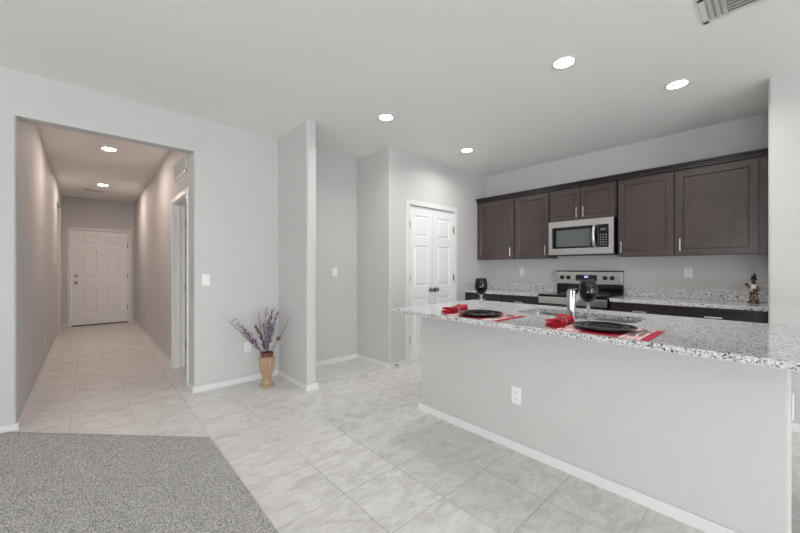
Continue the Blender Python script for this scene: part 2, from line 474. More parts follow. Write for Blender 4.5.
# baseboards
BH, BT = 0.06, 0.012
def base(name, boxes, label):
    b = MB()
    for x0, x1, y0, y1 in boxes: b.box(x0, x1, y0, y1, 0, BH, 0.004, 2, lambda e: all(v.co.z > BH - 1e-4 for v in e.verts))
    struct(name, b, 'trim', label, 'baseboard')
base('baseboard_front', [(-4.0, HL + BT, YW - BT, YW), (HR - BT, XS0 - BT, YW - BT, YW)], 'white baseboard along the wall with the hallway opening')
base('baseboard_hall_left', [(HL, HL + BT, YW, 8.3)], 'white baseboard along the left hallway wall')
base('baseboard_hall_right', [(HR - BT, HR, YW, 4.115), (HR - BT, HR, 5.065, YD)], 'white baseboard along the right hallway wall')
base('baseboard_entry', [(HL, DX0 - 0.065, YD - BT, YD), (DX1 + 0.065, HR - BT, YD - BT, YD)], 'white baseboard stubs either side of the front door')
base('baseboard_stub', [(XS0 - BT, XS0, YP - 0.01 - BT, YW), (XS0, XS1, YP - 0.01 - BT, YP - 0.01), (XS1, XS1 + BT, YP - 0.01 - BT, YW)], 'white baseboard wrapping the narrow stub wall')
base('baseboard_niche', [(XS1 + BT, XN - BT, YW - BT, YW), (XN - BT, XN, YP - BT, YW)], 'white baseboard in the niche between stub wall and pantry')
base('baseboard_pantry', [(XN, 3.008, YP - BT, YP), (4.062, 4.29, YP - BT, YP)], 'white baseboard under the pantry wall beside the double doors')
base('baseboard_island', [(XI - BT, XI, -0.045, 2.09 + BT), (XI, XI + 0.12, 2.09, 2.09 + BT)], 'white baseboard along the foot of the island')
base('baseboard_right', [(3.97 - BT, 3.97, -7.0, 0.03)], 'white baseboard at the foot of the right-hand wall')


# ------------------------------------------------------------------ doors and casings
def casing(name, boxes, label):
    b = MB()
    for bx in boxes: b.box(*bx, 0.004, 2)
    struct(name, b, 'trim', label, 'door casing')
CW, CTK = 0.06, 0.016
casing('trim_1', [(DX0 - CW, DX0, YD - CTK, YD, 0, DZ + CW), (DX1, DX1 + CW, YD - CTK, YD, 0, DZ + CW), (DX0 - 0.0, DX1 + 0.0, YD - CTK, YD, DZ, DZ + CW)], 'white casing framing the front door')
casing('trim_2', [(3.01, 3.07, YP - CTK, YP, 0, 2.125), (4.0, 4.06, YP - CTK, YP, 0, 2.125), (3.07, 4.0, YP - CTK, YP, 2.065, 2.125)], 'white casing framing the double pantry doors')
b = MB()
for bx in [(HR - CTK, HR, 4.12, 4.18, 0, 2.09), (HR - CTK, HR, 5.0, 5.06, 0, 2.09), (HR - CTK, HR, 4.18, 5.0, 2.03, 2.09)]: b.box(*bx, 0.004, 2)
for bx in [(HR, HR + 0.12, 4.18, 4.198, 0, 2.012), (HR, HR + 0.12, 4.982, 5.0, 0, 2.012), (HR, HR + 0.12, 4.18, 5.0, 2.012, 2.03),
           (HR + 0.05, HR + 0.066, 4.97, 4.982, 0, 2.012)]: b.box(*bx)
struct('trim_3', b, 'trim', 'white casing and jamb of the side doorway in the hall', 'door casing')
b = MB(); b.box(HL - 0.13, HL + 0.01, 9.302, 9.32, 0, HD); struct('trim_4', b, 'trim', 'pale jamb at the far end of the left hall opening', 'door jamb')

RAISED = [(0.004, 0.010), (0.014, 0.011), (0.034, 0.002)]


def hinge(parent, x, z, y=0.0):
    b = MB(); b.box(x - 0.011, x + 0.011, y - 0.003, y + 0.012, z - 0.045, z + 0.045)
    b.tube([(x, y - 0.006, z - 0.048), (x, y - 0.006, z + 0.048)], 0.006, 8); b.build('hinge', 'nickel', parent)


def knob_mb(x, z, y=0.0):
    t = bmesh.new(); q = MB(); q.lathe([(0, 0), (0.031, 0), (0.031, 0.006), (0.024, 0.012), (0.011, 0.014), (0.011, 0.03), (0.02, 0.036), (0.027, 0.048), (0.027, 0.056), (0.018, 0.064), (0, 0.066)], 24)
    q.b.transform(Matrix.Translation((x, y, z)) @ Matrix.Rotation(PI / 2, 4, 'X')); t.free()
    return q


# front door
t = thing('door_1', 'white six-panel front door at the far end of the hallway', 'door', (0, YD, 0), 0, None, 'structure')
wd = DX1 - DX0
xa, xb, xc, xd = DX0 + 0.165, DX0 + 0.405, DX0 + 0.545, DX0 + 0.775
P = []
for (p0, p1) in ((xa, xb), (xc, xd)):
    P += [(p0, p1, 0.27, 0.86), (p0, p1, 1.04, 1.64), (p0, p1, 1.765, 1.925)]
d = MB().panelled(DX0 + 0.004, DX1 - 0.004, 0.022, DZ - 0.004, 0.012, 0.04, P, [(0.008, 0.008), (0.02, 0.009), (0.045, 0.002)]).build('door_leaf', 'door', t)
MB().box(DX0 + 0.001, DX1 - 0.001, -0.005, 0.11, 0, 0.02).build('threshold', 'rubber', t)
knob_mb(DX0 + 0.07, 0.93, 0.012).build('door_knob', 'nickel', t, True)
q = MB().lathe([(0, 0), (0.03, 0), (0.03, 0.008), (0.024, 0.016), (0, 0.017)], 20); q.b.transform(Matrix.Translation((DX0 + 0.07, 0.012, 1.07)) @ Matrix.Rotation(PI / 2, 4, 'X'))
q.build('deadbolt', 'nickel', t, True)
q = MB().lathe([(0, 0), (0.013, 0), (0.013, 0.004), (0.006, 0.006), (0, 0.004)], 14); q.b.transform(Matrix.Translation(((DX0 + DX1) / 2 + 0.01, 0.012, 1.52)) @ Matrix.Rotation(PI / 2, 4, 'X'))
q.build('peephole', 'nickel', t, True)
for z in (0.35, 1.05, 1.75): hinge(t, DX1 - 0.004, z, 0.008)

# pantry doors
for k, (x0, x1) in enumerate(((3.073, 3.533), (3.537, 3.997))):
    nm = ('left leaf of the white double pantry doors', 'right leaf of the white double pantry doors, nearer the cabinets')[k]
    t = thing('door_%d' % (k + 2), nm, 'door', (0, YP, 0), 0, 'double pantry doors', 'structure')
    P = [(x0 + 0.095, x1 - 0.095, 1.66, 1.94), (x0 + 0.095, x1 - 0.095, 1.0, 1.54), (x0 + 0.095, x1 - 0.095, 0.22, 0.84)]
    MB().panelled(x0, x1, 0.02, 2.06, 0.01, 0.035, P, RAISED).build('door_leaf', 'door', t)
    knob_mb((x1 - 0.045) if k == 0 else (x0 + 0.045), 0.94, 0.01).build('door_knob', 'nickel', t, True)
    for z in (0.3, 1.1, 1.8): hinge(t, x0 + 0.014 if k == 0 else x1 - 0.004, z, 0.006)
struct('pantry_gap_shade', MB().box(3.05, 4.02, YP + 0.1, YP + 0.11, 0, 0.019), 'rubber', 'dark strip standing in for the shade under the pantry doors', 'gap')  # added dark strip, stands in for the shade in the door gap

# side-room door, standing open into its room
t = thing('door_4', 'white side door standing open off the right of the hallway', 'door', (HR + 0.125, 4.975, 0), 0, None, 'structure')
MB().panelled(0, 0.78, 0.015, 2.01, -0.035, 0.035, [(0.11, 0.35, 0.22, 0.84), (0.43, 0.67, 0.22, 0.84), (0.11, 0.35, 1.0, 1.6), (0.43, 0.67, 1.0, 1.6), (0.11, 0.35, 1.7, 1.9), (0.43, 0.67, 1.7, 1.9)], RAISED).build('door_leaf', 'door', t)
knob_mb(0.72, 0.93, -0.035).build('door_knob', 'nickel', t, True)
for z in (0.3, 1.0, 1.8): hinge(t, 0.0, z, -0.03)

# ------------------------------------------------------------------ kitchen cabinets
SHAKER = [(0.003, 0.003), (0.010, 0.011), (0.012, 0.011)]


def bar_pull(p0, p1, out=(0, -1, 0), r=0.0055):
    p0, p1, o = Vector(p0), Vector(p1), Vector(out); d = (p1 - p0).normalized()
    b = MB(); b.tube([p0 + o * 0.03, p1 + o * 0.03], r, 10)
    for p in (p0 + d * 0.02, p1 - d * 0.02): b.tube([p, p + o * 0.03], r * 0.85, 8)
    return b


UB, UT = 1.372, 2.268
XU = 4.586


def upper(yl, yr, z0, doors, label, filler=None):
    """yl left edge, yr right edge (world Y), doors = [(x0, x1, handle_x, handle_z0)] in local x"""
    wd = yl - yr
    t = thing('wall_cabinet', label, 'cabinet', (XU, yl, z0), RW, 'dark wall cabinets over the kitchen counter')
    b = MB(); b.box(0.001, wd - 0.001, 0.0, XK - XU - 0.002, 0, UT - z0)
    b.build('cabinet_body', 'wood', t)
    for (x0, x1, hx, hz) in doors:
        d = MB().panelled(x0, x1, 0.006, UT - z0 - 0.02, -0.021, 0.02, [(x0 + 0.058, x1 - 0.058, 0.064, UT - z0 - 0.078)], SHAKER).build('cabinet_door', 'wood', t)
        bar_pull((hx, -0.021, hz), (hx, -0.021, hz + 0.13)).build('handle', 'steel', d, True)
    if filler:
        MB().box(filler[0], filler[1], -0.012, -0.001, 0.0, UT - z0 - 0.004).build('filler_strip', 'wood', t)
    return t


def pull_y(y, yl): return yl - y
upper(3.186, 2.546, UB, [(0.012, 0.632, 0.590, 0.045)], 'tall dark wall cabinet in the corner beside the pantry wall, leftmost of the row')
upper(2.545, 2.032, UB, [(0.012, 0.503, 0.467, 0.045)], 'dark wall cabinet just left of the microwave')
upper(2.031, 1.246, 1.842, [(0.010, 0.388, 0.352, 0.035), (0.394, 0.775, 0.430, 0.035)], 'short dark two-door wall cabinet above the microwave')
upper(1.232, 0.709, UB, [(0.008, 0.515, 0.042, 0.045)], 'dark wall cabinet just right of the microwave')
upper(0.708, 0.036, UB, [(0.012, 0.612, 0.050, 0.045)], 'widest dark wall cabinet, at the right end of the row', (0.617, 0.670))
# crown
b = MB(); b.box(XU - 0.026, XK - 0.002, 0.036, 3.187, UT + 0.001, UT + 0.022); b.box(XU - 0.038, XK - 0.002, 0.036, 3.187, UT + 0.022, UT + 0.042, 0.005); b.box(XU - 0.052, XK - 0.002, 0.036, 3.187, UT + 0.042, UT + 0.062, 0.004)
struct('crown_molding', b, 'wood_shaded', 'dark crown molding along the top of the wall cabinets', 'molding')

XB = 4.275


def base_cab(xf, yl, yr, rz, label, group, depth, toe=True, split=1):
    wd = abs(yl - yr)
    t = thing('base_cabinet', label, 'cabinet', (xf, yl, 0), rz, group)
    b = MB(); b.box(0.001, wd - 0.001, 0.0, depth, 0.1, CT - 0.037); b.box(0.001, wd - 0.001, 0.06, depth, 0.0, 0.1); b.build('cabinet_body', 'wood', t)
    dr = MB().panelled(0.01, wd - 0.01, 0.715, CT - 0.045, -0.021, 0.02, [(0.05, wd - 0.05, 0.745, CT - 0.072)], [(0.0015, 0.002), (0.003, 0.004)]).build('drawer', 'woodh_shaded', t)
    bar_pull((wd / 2 - 0.06, -0.021, 0.785), (wd / 2 + 0.06, -0.021, 0.785)).build('handle', 'steel', dr, True)
    for k in range(split):
        x0, x1 = 0.01 + (wd - 0.02) * k / split + 0.001, 0.01 + (wd - 0.02) * (k + 1) / split - 0.001
        d = MB().panelled(x0, x1, 0.11, 0.705, -0.021, 0.02, [(x0 + 0.058, x1 - 0.058, 0.168, 0.647)], SHAKER).build('cabinet_door', 'wood', t)
        hx = x1 - 0.04 if k == 0 else x0 + 0.04
        bar_pull((hx, -0.021, 0.53), (hx, -0.021, 0.66)).build('handle', 'steel', d, True)
    return t


G = 'dark base cabinets under the back counter'
base_cab(XB, 3.186, 2.556, RW, 'dark base cabinet in the corner beside the pantry wall', G, XK - XB - 0.002)
base_cab(XB, 2.555, 2.030, RW, 'dark base cabinet just left of the range', G, XK - XB - 0.002)
base_cab(XB, 1.228, 0.656, RW, 'dark base cabinet just right of the range', G, XK - XB - 0.002)
base_cab(XB, 0.655, 0.095, RW, 'dark base cabinet at the right end of the back counter', G, XK - XB - 0.002)
tag(MB().box(XB - 0.012, XB + 0.1, 0.035, 0.093, 0.1, CT - 0.037).build('filler_panel', 'woodh_shaded'), 'narrow dark filler strip between the last base cabinet and the right wall', 'filler panel')


def counter(y0, y1, label, side=None):
    t = thing('countertop', label, 'countertop', ((4.25 + XK) / 2, (y0 + y1) / 2, CT - 0.035), 0, 'granite back counters')
    ox, oy = (4.25 + XK) / 2, (y0 + y1) / 2
    b = MB(); b.box(4.25 - ox, XK - 0.002 - ox, y0 - oy, y1 - oy, 0, 0.035, 0.003); b.build('counter_slab', 'granite', t)
    b = MB(); b.box(XK - 0.024 - ox, XK - 0.002 - ox, y0 - oy, y1 - oy, 0.0355, 0.136, 0.002)
    if side: b.box(4.25 - ox, XK - 0.025 - ox, y1 - oy - 0.022, y1 - oy, 0.0355, 0.136, 0.002)
    b.build('backsplash', 'granite', t)
counter(2.034, 3.187, 'speckled granite counter left of the range, running into the pantry corner', True)
counter(0.033, 1.226, 'speckled granite counter right of the range with the little figurine on it')

# ------------------------------------------------------------------ microwave
t = thing('microwave', 'stainless over-the-range microwave under the short wall cabinet', 'microwave', (4.50, 2.008, 1.412), RW)
W, H_ = 0.756, 0.425
MB().box(0, W, 0.02, 0.336, 0, H_).build('housing', 'black', t)
b = MB().panelled(0.0, W - 0.0, 0.0, H_, -0.006, 0.025, [(0.045, W - 0.05, 0.075, H_ - 0.075)], [(0.0, 0.004), (0.001, 0.004)])
d = b.build('door_frame', 'steel', t)
MB().box(0.047, W - 0.165, -0.005, -0.0025, 0.077, H_ - 0.077).build('glass_border', 'black_glass', d)
MB().box(0.10, W - 0.245, -0.0065, -0.0052, 0.10, H_ - 0.115).build('window', 'window_glass', d)
cp = MB().box(W - 0.163, W - 0.052, -0.006, -0.0025, 0.077, H_ - 0.077).build('control_panel', 'black_glass', t)
b = MB()
for i in range(3):
    for j in range(5): b.box(W - 0.145 + i * 0.03, W - 0.127 + i * 0.03, -0.0075, -0.0062, 0.10 + j * 0.03, 0.112 + j * 0.03)
b.build('buttons', 'button', cp)
MB().box(W - 0.14, W - 0.075, -0.0075, -0.0062, 0.275, 0.305).build('display', 'window_glass', cp)
hx = W - 0.20
b = MB(); pts = []
for k in range(13):
    s_ = k / 12; pts.append((hx, -0.006 - 0.05 * math.sin(PI * s_) ** 0.6, 0.08 + s_ * 0.27))
b.tube(pts, [0.017] * 13, 12); b.build('handle', 'steel', t, True)
MB().box(0.03, W - 0.03, 0.03, 0.3, -0.012, -0.001).build('underside_vent', 'slot', t)

# ------------------------------------------------------------------ range
t = thing('range', 'stainless electric range with black glass cooktop between the counters', 'range', (4.215, 2.010, 0), RW)
W = 0.772
MB().box(0, W, 0.02, 0.60, 0.08, 0.885).build('oven_body', 'black', t)
MB().box(-0.0, W, -0.01, 0.56, 0.886, 0.915, 0.004).build('cooktop', 'black_glass', t)
for (x, y, r) in ((0.2, 0.15, 0.105), (0.58, 0.15, 0.08), (0.2, 0.4, 0.075), (0.58, 0.4, 0.1)):
    ring = [(x + r * math.cos(2 * PI * k / 40), y + r * math.sin(2 * PI * k / 40), 0.9155) for k in range(41)]
    MB().tube(ring, 0.0012, 4, False).build('burner_mark', 'button', t)
bgd = MB(); bgd.box(0.0, W, 0.545, 0.622, 0.916, 1.03); bgd.build('backguard_riser', 'black_glass', t)
bp = MB().box(-0.004, W + 0.004, 0.53, 0.622, 1.031, 1.192, 0.006).build('backguard', 'steel', t)
MB().box(-0.006, W + 0.006, 0.528, 0.622, 1.1925, 1.204, 0.003).build('backguard_cap', 'black', t)
for x in (0.075, 0.155, 0.595, 0.675):
    q = MB().lathe([(0, 0), (0.027, 0), (0.027, 0.006), (0.022, 0.01), (0.019, 0.03), (0.0, 0.031)], 24); q.box(-0.004, 0.004, -0.02, 0.02, 0.031, 0.036)
    q.b.transform(Matrix.Translation((x, 0.529, 1.115)) @ Matrix.Rotation(PI / 2, 4, 'X')); q.build('knob', 'black', t, True)
dp = MB().box(0.25, 0.505, 0.524, 0.529, 1.075, 1.15).build('control_display', 'black_glass', t)
MB().box(0.355, 0.40, 0.5225, 0.5238, 1.115, 1.138).build('clock', 'clock', dp)
b = MB()
b.b.free()
for i in range(8):
    if i not in (3, 4): MB().box(0.268 + i * 0.028, 0.282 + i * 0.028, 0.5225, 0.5238, 1.09, 1.096).build('touch_mark', 'button', dp)
MB().box(0.0, W, -0.008, 0.019, 0.80, 0.885, 0.004).build('front_apron', 'steel', t)
od = MB().box(0.004, W - 0.004, -0.018, 0.019, 0.26, 0.797, 0.004).build('oven_door', 'black_glass', t)
MB().box(0.11, W - 0.11, -0.0205, -0.0185, 0.36, 0.66).build('oven_window', 'black', od)
b = MB(); b.tube([(0.05, -0.06, 0.765), (W - 0.05, -0.06, 0.765)], 0.014, 12)
for x in (0.09, W - 0.09): b.tube([(x, -0.018, 0.765), (x, -0.06, 0.765)], 0.009, 10)
b.build('handle', 'steel', od, True)
MB().box(0.004, W - 0.004, -0.015, 0.019, 0.09, 0.255, 0.004).build('storage_drawer', 'steel', t)

# ------------------------------------------------------------------ island
struct('wall_island', MB().rrect(XI, XI + 0.12, -0.05, 2.09, 0, IT - 0.029, 0.02, 'all'), 'wall', 'pale half wall forming the front of the island', 'island wall', True)
b = MB(); b.box(XI - 0.0, XI + 0.12, -0.05, -0.049, 0.0, 0.001)
b.b.free()
G = 'dark base cabinets on the kitchen side of the island'
for (ya, yb, nm) in ((-0.03, 0.45, 'dark island cabinet at the end nearest the right wall'), (0.452, 1.40, 'dark island cabinet under the sink'), (1.402, 2.07, 'dark island cabinet at the end nearest the pantry')):
    if 'sink' in nm:
        t = thing('base_cabinet', nm, 'cabinet', (2.88, ya, 0), PI / 2, G); wd = yb - ya
        b = MB(); b.box(0.001, wd - 0.001, 0, 0.6, 0.1, 0.64); b.box(0.001, wd - 0.001, 0, 0.018, 0.64, CT - 0.037); b.box(0.001, wd - 0.001, 0.06, 0.6, 0, 0.1); b.build('cabinet_body', 'wood', t)
        for k in range(2):
            x0, x1 = 0.01 + k * (wd / 2 - 0.008), wd / 2 - 0.002 + k * (wd / 2 - 0.008)
            d = MB().panelled(x0, x1, 0.11, 0.85, -0.021, 0.02, [(x0 + 0.058, x1 - 0.058, 0.168, 0.79)], SHAKER).build('cabinet_door', 'wood', t)
            hx = x1 - 0.04 if k == 0 else x0 + 0.04
            bar_pull((hx, -0.021, 0.66), (hx, -0.021, 0.79)).build('handle', 'steel', d, True)
    else:
        base_cab(2.88, ya, yb, PI / 2, nm, G, 0.6)

# island top with a double sink cut-out
IX0, IX1, IY0, IY1 = 1.80, 2.94, -0.26, 2.088
SK = (2.335, 2.695, 0.55, 1.30)


def island_top():
    b = bmesh.new(); zt, zb = IT, IT - 0.028
    def rr(x0, x1, y0, y1, r, seg=6):
        pts = []
        for cx, cy, a0 in ((x0 + r, y0 + r, PI), (x1 - r, y0 + r, 1.5 * PI), (x1 - r, y1 - r, 0), (x0 + r, y1 - r, PI / 2)):
            for k in range(seg + 1):
                a = a0 + PI / 2 * k / seg; pts.append((cx + r * math.cos(a), cy + r * math.sin(a)))
        return pts
    outer = rr(IX0, IX1, IY0, IY1, 0.012); inner = rr(*SK, 0.07)
    e = 0.004
    loops = {}
    for nm, pts, off, z in (('o_side', outer, 0, zt - e), ('o_top', outer, e, zt), ('o_bot', outer, 0, zb), ('i_top', inner, 0, zt), ('i_bot', inner, 0, zb)):
        if off:
            cx, cy = (IX0 + IX1) / 2, (IY0 + IY1) / 2
            pts = [(x - off * (1 if x > cx else -1), y - off * (1 if y > cy else -1)) for x, y in pts]
        loops[nm] = [b.verts.new((x, y, z)) for x, y in pts]
    def wall(p, q):
        for k in range(len(p)):
            j = (k + 1) % len(p); b.faces.new((p[k], p[j], q[j], q[k]))
    wall(loops['o_bot'], loops['o_side']); wall(loops['o_side'], loops['o_top']); wall(loops['i_top'], loops['i_bot'])
    wall(loops['o_top'], loops['i_top']); wall(loops['o_bot'], loops['i_bot'])
    m = MB(); m.b = b
    o = m.build('island_countertop', 'granite')
    tag(o, 'long speckled granite island countertop set with two places', 'countertop')
island_top()

t = thing('sink', 'undermount stainless double-bowl sink in the island counter', 'sink', (2.515, 0.925, IT - 0.2368))
for (y0, y1) in ((0.545, 0.91), (0.94, 1.305)):
    b = bmesh.new(); cy = 0.925
    def ringz(ins, z, r):
        x0, x1, a0, a1 = 2.33 + ins - 2.515, 2.70 - ins - 2.515, y0 + ins - cy, y1 - ins - cy; out = []
        for cx_, cy_, s0 in ((x0 + r, a0 + r, PI), (x1 - r, a0 + r, 1.5 * PI), (x1 - r, a1 - r, 0), (x0 + r, a1 - r, PI / 2)):
            for k in range(6):
                a = s0 + PI / 2 * k / 5; out.append(b.verts.new((cx_ + r * math.cos(a), cy_ + r * math.sin(a), z)))
        return out
    rs = [ringz(-0.012, 0.2085, 0.08), ringz(0.0, 0.2085, 0.07), ringz(0.006, 0.03, 0.07), ringz(0.03, 0.005, 0.06), ringz(0.12, 0.0, 0.03)]
    for p, q in zip(rs, rs[1:]):
        for k in range(len(p)): b.faces.new((p[k], p[(k + 1) % len(p)], q[(k + 1) % len(p)], q[k]))
    b.faces.new(rs[-1]); m = MB(); m.b = b
    bo = m.build('basin', 'steel', t, True)
    q = MB().lathe([(0.0, 0.003), (0.02, 0.003), (0.022, 0.006), (0.042, 0.006), (0.044, 0.001)], 24, (0, (y0 + y1) / 2 - cy, 0)); q.build('drain', 'chrome', bo, True)

t = thing('faucet', 'chrome single-post faucet standing between the place settings and the sink', 'faucet', (2.275, 0.872, IT))
b = MB().lathe([(0, 0), (0.032, 0), (0.032, 0.006), (0.0265, 0.010), (0.0255, 0.165), (0, 0.166)], 32); b.build('faucet_body', 'chrome', t, True)
b = MB(); b.tube([(0.012, -0.003, 0.105), (0.10, -0.022, 0.158), (0.185, -0.042, 0.205), (0.205, -0.047, 0.208), (0.214, -0.049, 0.19)], [0.019, 0.019, 0.0185, 0.017, 0.015], 16); b.build('spout', 'chrome', t, True)
b = MB(); b.lathe([(0, 0.1665), (0.0258, 0.1665), (0.026, 0.180), (0.022, 0.184), (0, 0.184)], 28); b.box(-0.03, 0.085, -0.011, 0.011, 0.184, 0.191, 0.003)
b.build('lever', 'chrome', t, True)

# ------------------------------------------------------------------ place settings
def placemat(x, y, label):
    b = MB(); b.box(-0.165, 0.165, -0.22, 0.22, 0, 0.003, 0.001, 1); o = b.build('placemat', 'mat'); o.location = (x, y, IT)
    return tag(o, label, 'placemat', 'red striped placemats on the island')
MATS = ((1.998, 1.345), (1.998, 0.592))
o = placemat(*MATS[0], 'red and pale pink striped placemat nearer the pantry end of the island')
o2 = o.copy(); COL.objects.link(o2); o2.location = (*MATS[1], IT); o2['label'] = 'red and pale pink striped placemat in front of the faucet, nearer the right wall'

b = MB().lathe([(0, 0.0), (0.085, 0.0), (0.09, 0.003), (0.105, 0.006), (0.142, 0.015), (0.149, 0.0175), (0.149, 0.0195), (0.145, 0.0195), (0.107, 0.0105), (0.092, 0.0085), (0.088, 0.0065), (0, 0.006)], 56)
p = b.build('charger_plate', 'plate', None, True, 0.9); p.location = (1.975, 1.352, IT + 0.0033)
tag(p, 'black round charger plate on the placemat nearer the pantry', 'plate', 'black charger plates')
p2 = p.copy(); COL.objects.link(p2); p2.location = (2.002, 0.604, IT + 0.0033); p2['label'] = 'black round charger plate in front of the faucet'


def wine_glass(loc, label):
    t = thing('wine_glass', label, 'wine glass', loc, 0, 'black wine glasses on the island')
    MB().lathe([(0, 0.12), (0.018, 0.123), (0.036, 0.140), (0.047, 0.165), (0.049, 0.185), (0.046, 0.215), (0.040, 0.246), (0.0385, 0.246), (0.0445, 0.215), (0.0475, 0.185), (0.0455, 0.166), (0.0345, 0.142), (0.017, 0.126), (0, 0.1235)], 40).build('bowl', 'smoke', t, True, 1.2)
    MB().lathe([(0, 0.0), (0.036, 0.0), (0.036, 0.002), (0.012, 0.006), (0.006, 0.014), (0.0055, 0.05), (0.008, 0.075), (0.0115, 0.088), (0.008, 0.10), (0.010, 0.112), (0.016, 0.1218), (0, 0.1195)], 28).build('stem', 'clear', t, True, 1.2)
    return t
g1 = wine_glass((2.225, 1.515, IT), 'black-bowled wine glass nearer the pantry end of the island')
dup(g1, (2.19, 0.743, IT), 'black-bowled wine glass beside the faucet')


def napkin(loc, rz, label, tilt):
    """cloth folded into a long bundle, gathered by a ring at its middle, ends fanning"""
    t = thing('napkin', label, 'napkin', loc, rz, 'red napkins beside the plates')
    # four cloth layers folded on one another, pinched slightly where the ring holds them
    b = bmesh.new(); L = 0.22; rnd = random.Random(tilt); ns, nw = 24, 14
    for lay in range(4):
        off = rnd.uniform(-.006, .006); z0 = 0.001 + lay * 0.0085; ph = rnd.uniform(0, 6); rows = []
        for i in range(ns + 1):
            s_ = i / ns; x = (s_ - 0.5) * (L - lay * 0.006) + off; k = abs(s_ - 0.5) * 2
            hw = 0.031 + 0.018 * min(1, k * 1.4) ** 0.9 - lay * 0.0015; lift = 0.003 * lay * k * k + (0.004 * lay * max(0, s_ - .6) if tilt else 0)
            row = []
            for j in range(nw + 1):
                y = (2 * j / nw - 1) * hw
                z = z0 + lift + 0.0022 * math.sin(ph + 70 * y + 9 * s_) * (1 if lay else 0) - (0.004 * (y / hw) ** 4 if lay == 3 else 0)
                row.append((x, y, max(0.0, z)))
            rows.append(row)
        up = [[b.verts.new((x, y, z + 0.007)) for x, y, z in r] for r in rows]; lo = [[b.verts.new(p) for p in r] for r in rows]
        for i in range(ns):
            for j in range(nw):
                b.faces.new((up[i][j], up[i + 1][j], up[i + 1][j + 1], up[i][j + 1])); b.faces.new((lo[i][j], lo[i][j + 1], lo[i + 1][j + 1], lo[i + 1][j]))
            b.faces.new((lo[i][0], lo[i + 1][0], up[i + 1][0], up[i][0])); b.faces.new((lo[i][nw], up[i][nw], up[i + 1][nw], lo[i + 1][nw]))
        for j in range(nw):
            b.faces.new((lo[0][j], up[0][j], up[0][j + 1], lo[0][j + 1])); b.faces.new((lo[ns][j], lo[ns][j + 1], up[ns][j + 1], up[ns][j]))
    m = MB(); m.b = b
    m.build('cloth', 'red', t, True, 0.9)
    rp = [(0.0, 0.035 * math.cos(a), 0.0200 + 0.0205 * math.sin(a)) for a in [2 * PI * k / 28 for k in range(29)]]
    MB().tube(rp, 0.004, 8, False).build('napkin_ring', 'nickel', t, True)
    return t
napkin((1.985, 1.575, IT + 0.0033), 0.10, 'red napkin in a ring left of the plate nearer the pantry', 2)
napkin((1.985, 0.82, IT + 0.0033), 0.10, 'red napkin in a ring between the faucet and the nearer plate', 5)


def knife(loc, rz, label):
    b = MB(); t = bmesh.new()
    prof = [(-0.115, 0.007, 0.0035), (-0.10, 0.0085, 0.0045), (-0.03, 0.006, 0.004), (0.0, 0.006, 0.0028), (0.02, 0.0095, 0.0016), (0.08, 0.0095, 0.0014), (0.105, 0.006, 0.0012), (0.115, 0.001, 0.001)]
    rings = [[t.verts.new((x, y_, z_)) for y_, z_ in ((-w_, h_ / 2), (-w_ * .6, 0), (w_ * .6, 0), (w_, h_ / 2), (w_ * .6, h_), (-w_ * .6, h_))] for x, w_, h_ in prof]
    for p, q in zip(rings, rings[1:]):
        for k in range(6): t.faces.new((p[k], p[(k + 1) % 6], q[(k + 1) % 6], q[k]))
    t.faces.new(rings[0][::-1]); t.faces.new(rings[-1]); b.b = t
    o = b.build('table_knife', 'steel', None, True, 0.7); o.location = loc; o.rotation_euler = (0, 0, rz)
    return tag(o, label, 'knife', 'cutlery on the placemats')


def spoon(loc, rz, label):
    t = bmesh.new(); rings = []; n_ = 22
    for i in range(n_ + 1):
        s_ = i / n_; x = -0.1 + 0.2 * s_
        if s_ < 0.66: wd_ = 0.0075 - 0.0045 * min(1, s_ / 0.5); dip = 0.006 * math.sin(PI * min(1, s_ / 0.7)); cup = 0
        else:
            u = (s_ - 0.66) / 0.34; wd_ = max(0.002, 0.021 * math.sin(PI * min(1, u * 0.9 + 0.1)) ** 0.6); dip = 0.003 * (1 - u); cup = 0.008 * math.sin(PI * u)
        top = [(wd_ * c, 0.0022 + dip + cup * (c * c)) for c in (-1, -.5, 0, .5, 1)]; bot = [(y_, z_ - 0.0018) for y_, z_ in top[::-1]]
        rings.append([t.verts.new((x, y_, z_)) for y_, z_ in top + bot])
    for p, q in zip(rings, rings[1:]):
        for k in range(10): t.faces.new((p[k], p[(k + 1) % 10], q[(k + 1) % 10], q[k]))
    t.faces.new(rings[0][::-1]); t.faces.new(rings[-1]); b = MB(); b.b = t
    o = b.build('table_spoon', 'steel', None, True, 0.8); o.location = loc; o.rotation_euler = (0, 0, rz)
    return tag(o, label, 'spoon', 'cutlery on the placemats')
for k, (mx, my) in enumerate(MATS):
    w_ = ('placemat nearer the pantry', 'placemat nearest the right wall')[k]
    knife((mx + 0.0, my - 0.137, IT + 0.0033), 0.03, 'silver knife on the pale stripe of the ' + w_)
    spoon((mx + 0.015, my - 0.166, IT + 0.0035), 0.0, 'silver spoon on the pale stripe of the ' + w_)

# ------------------------------------------------------------------ figurine on the back counter
t = thing('figurine', 'small standing figurine in a black top hat on the counter by the right wall', 'figurine', (4.635, 0.128, CT + 0.0005), RW); t.scale = (0.85, 0.85, 1.0)
MB().lathe([(0, 0), (0.042, 0), (0.044, 0.004), (0.040, 0.012), (0, 0.013)], 24).build('base', mat('figurine_green', srgb(96, 98, 74), 0.6), t, True)


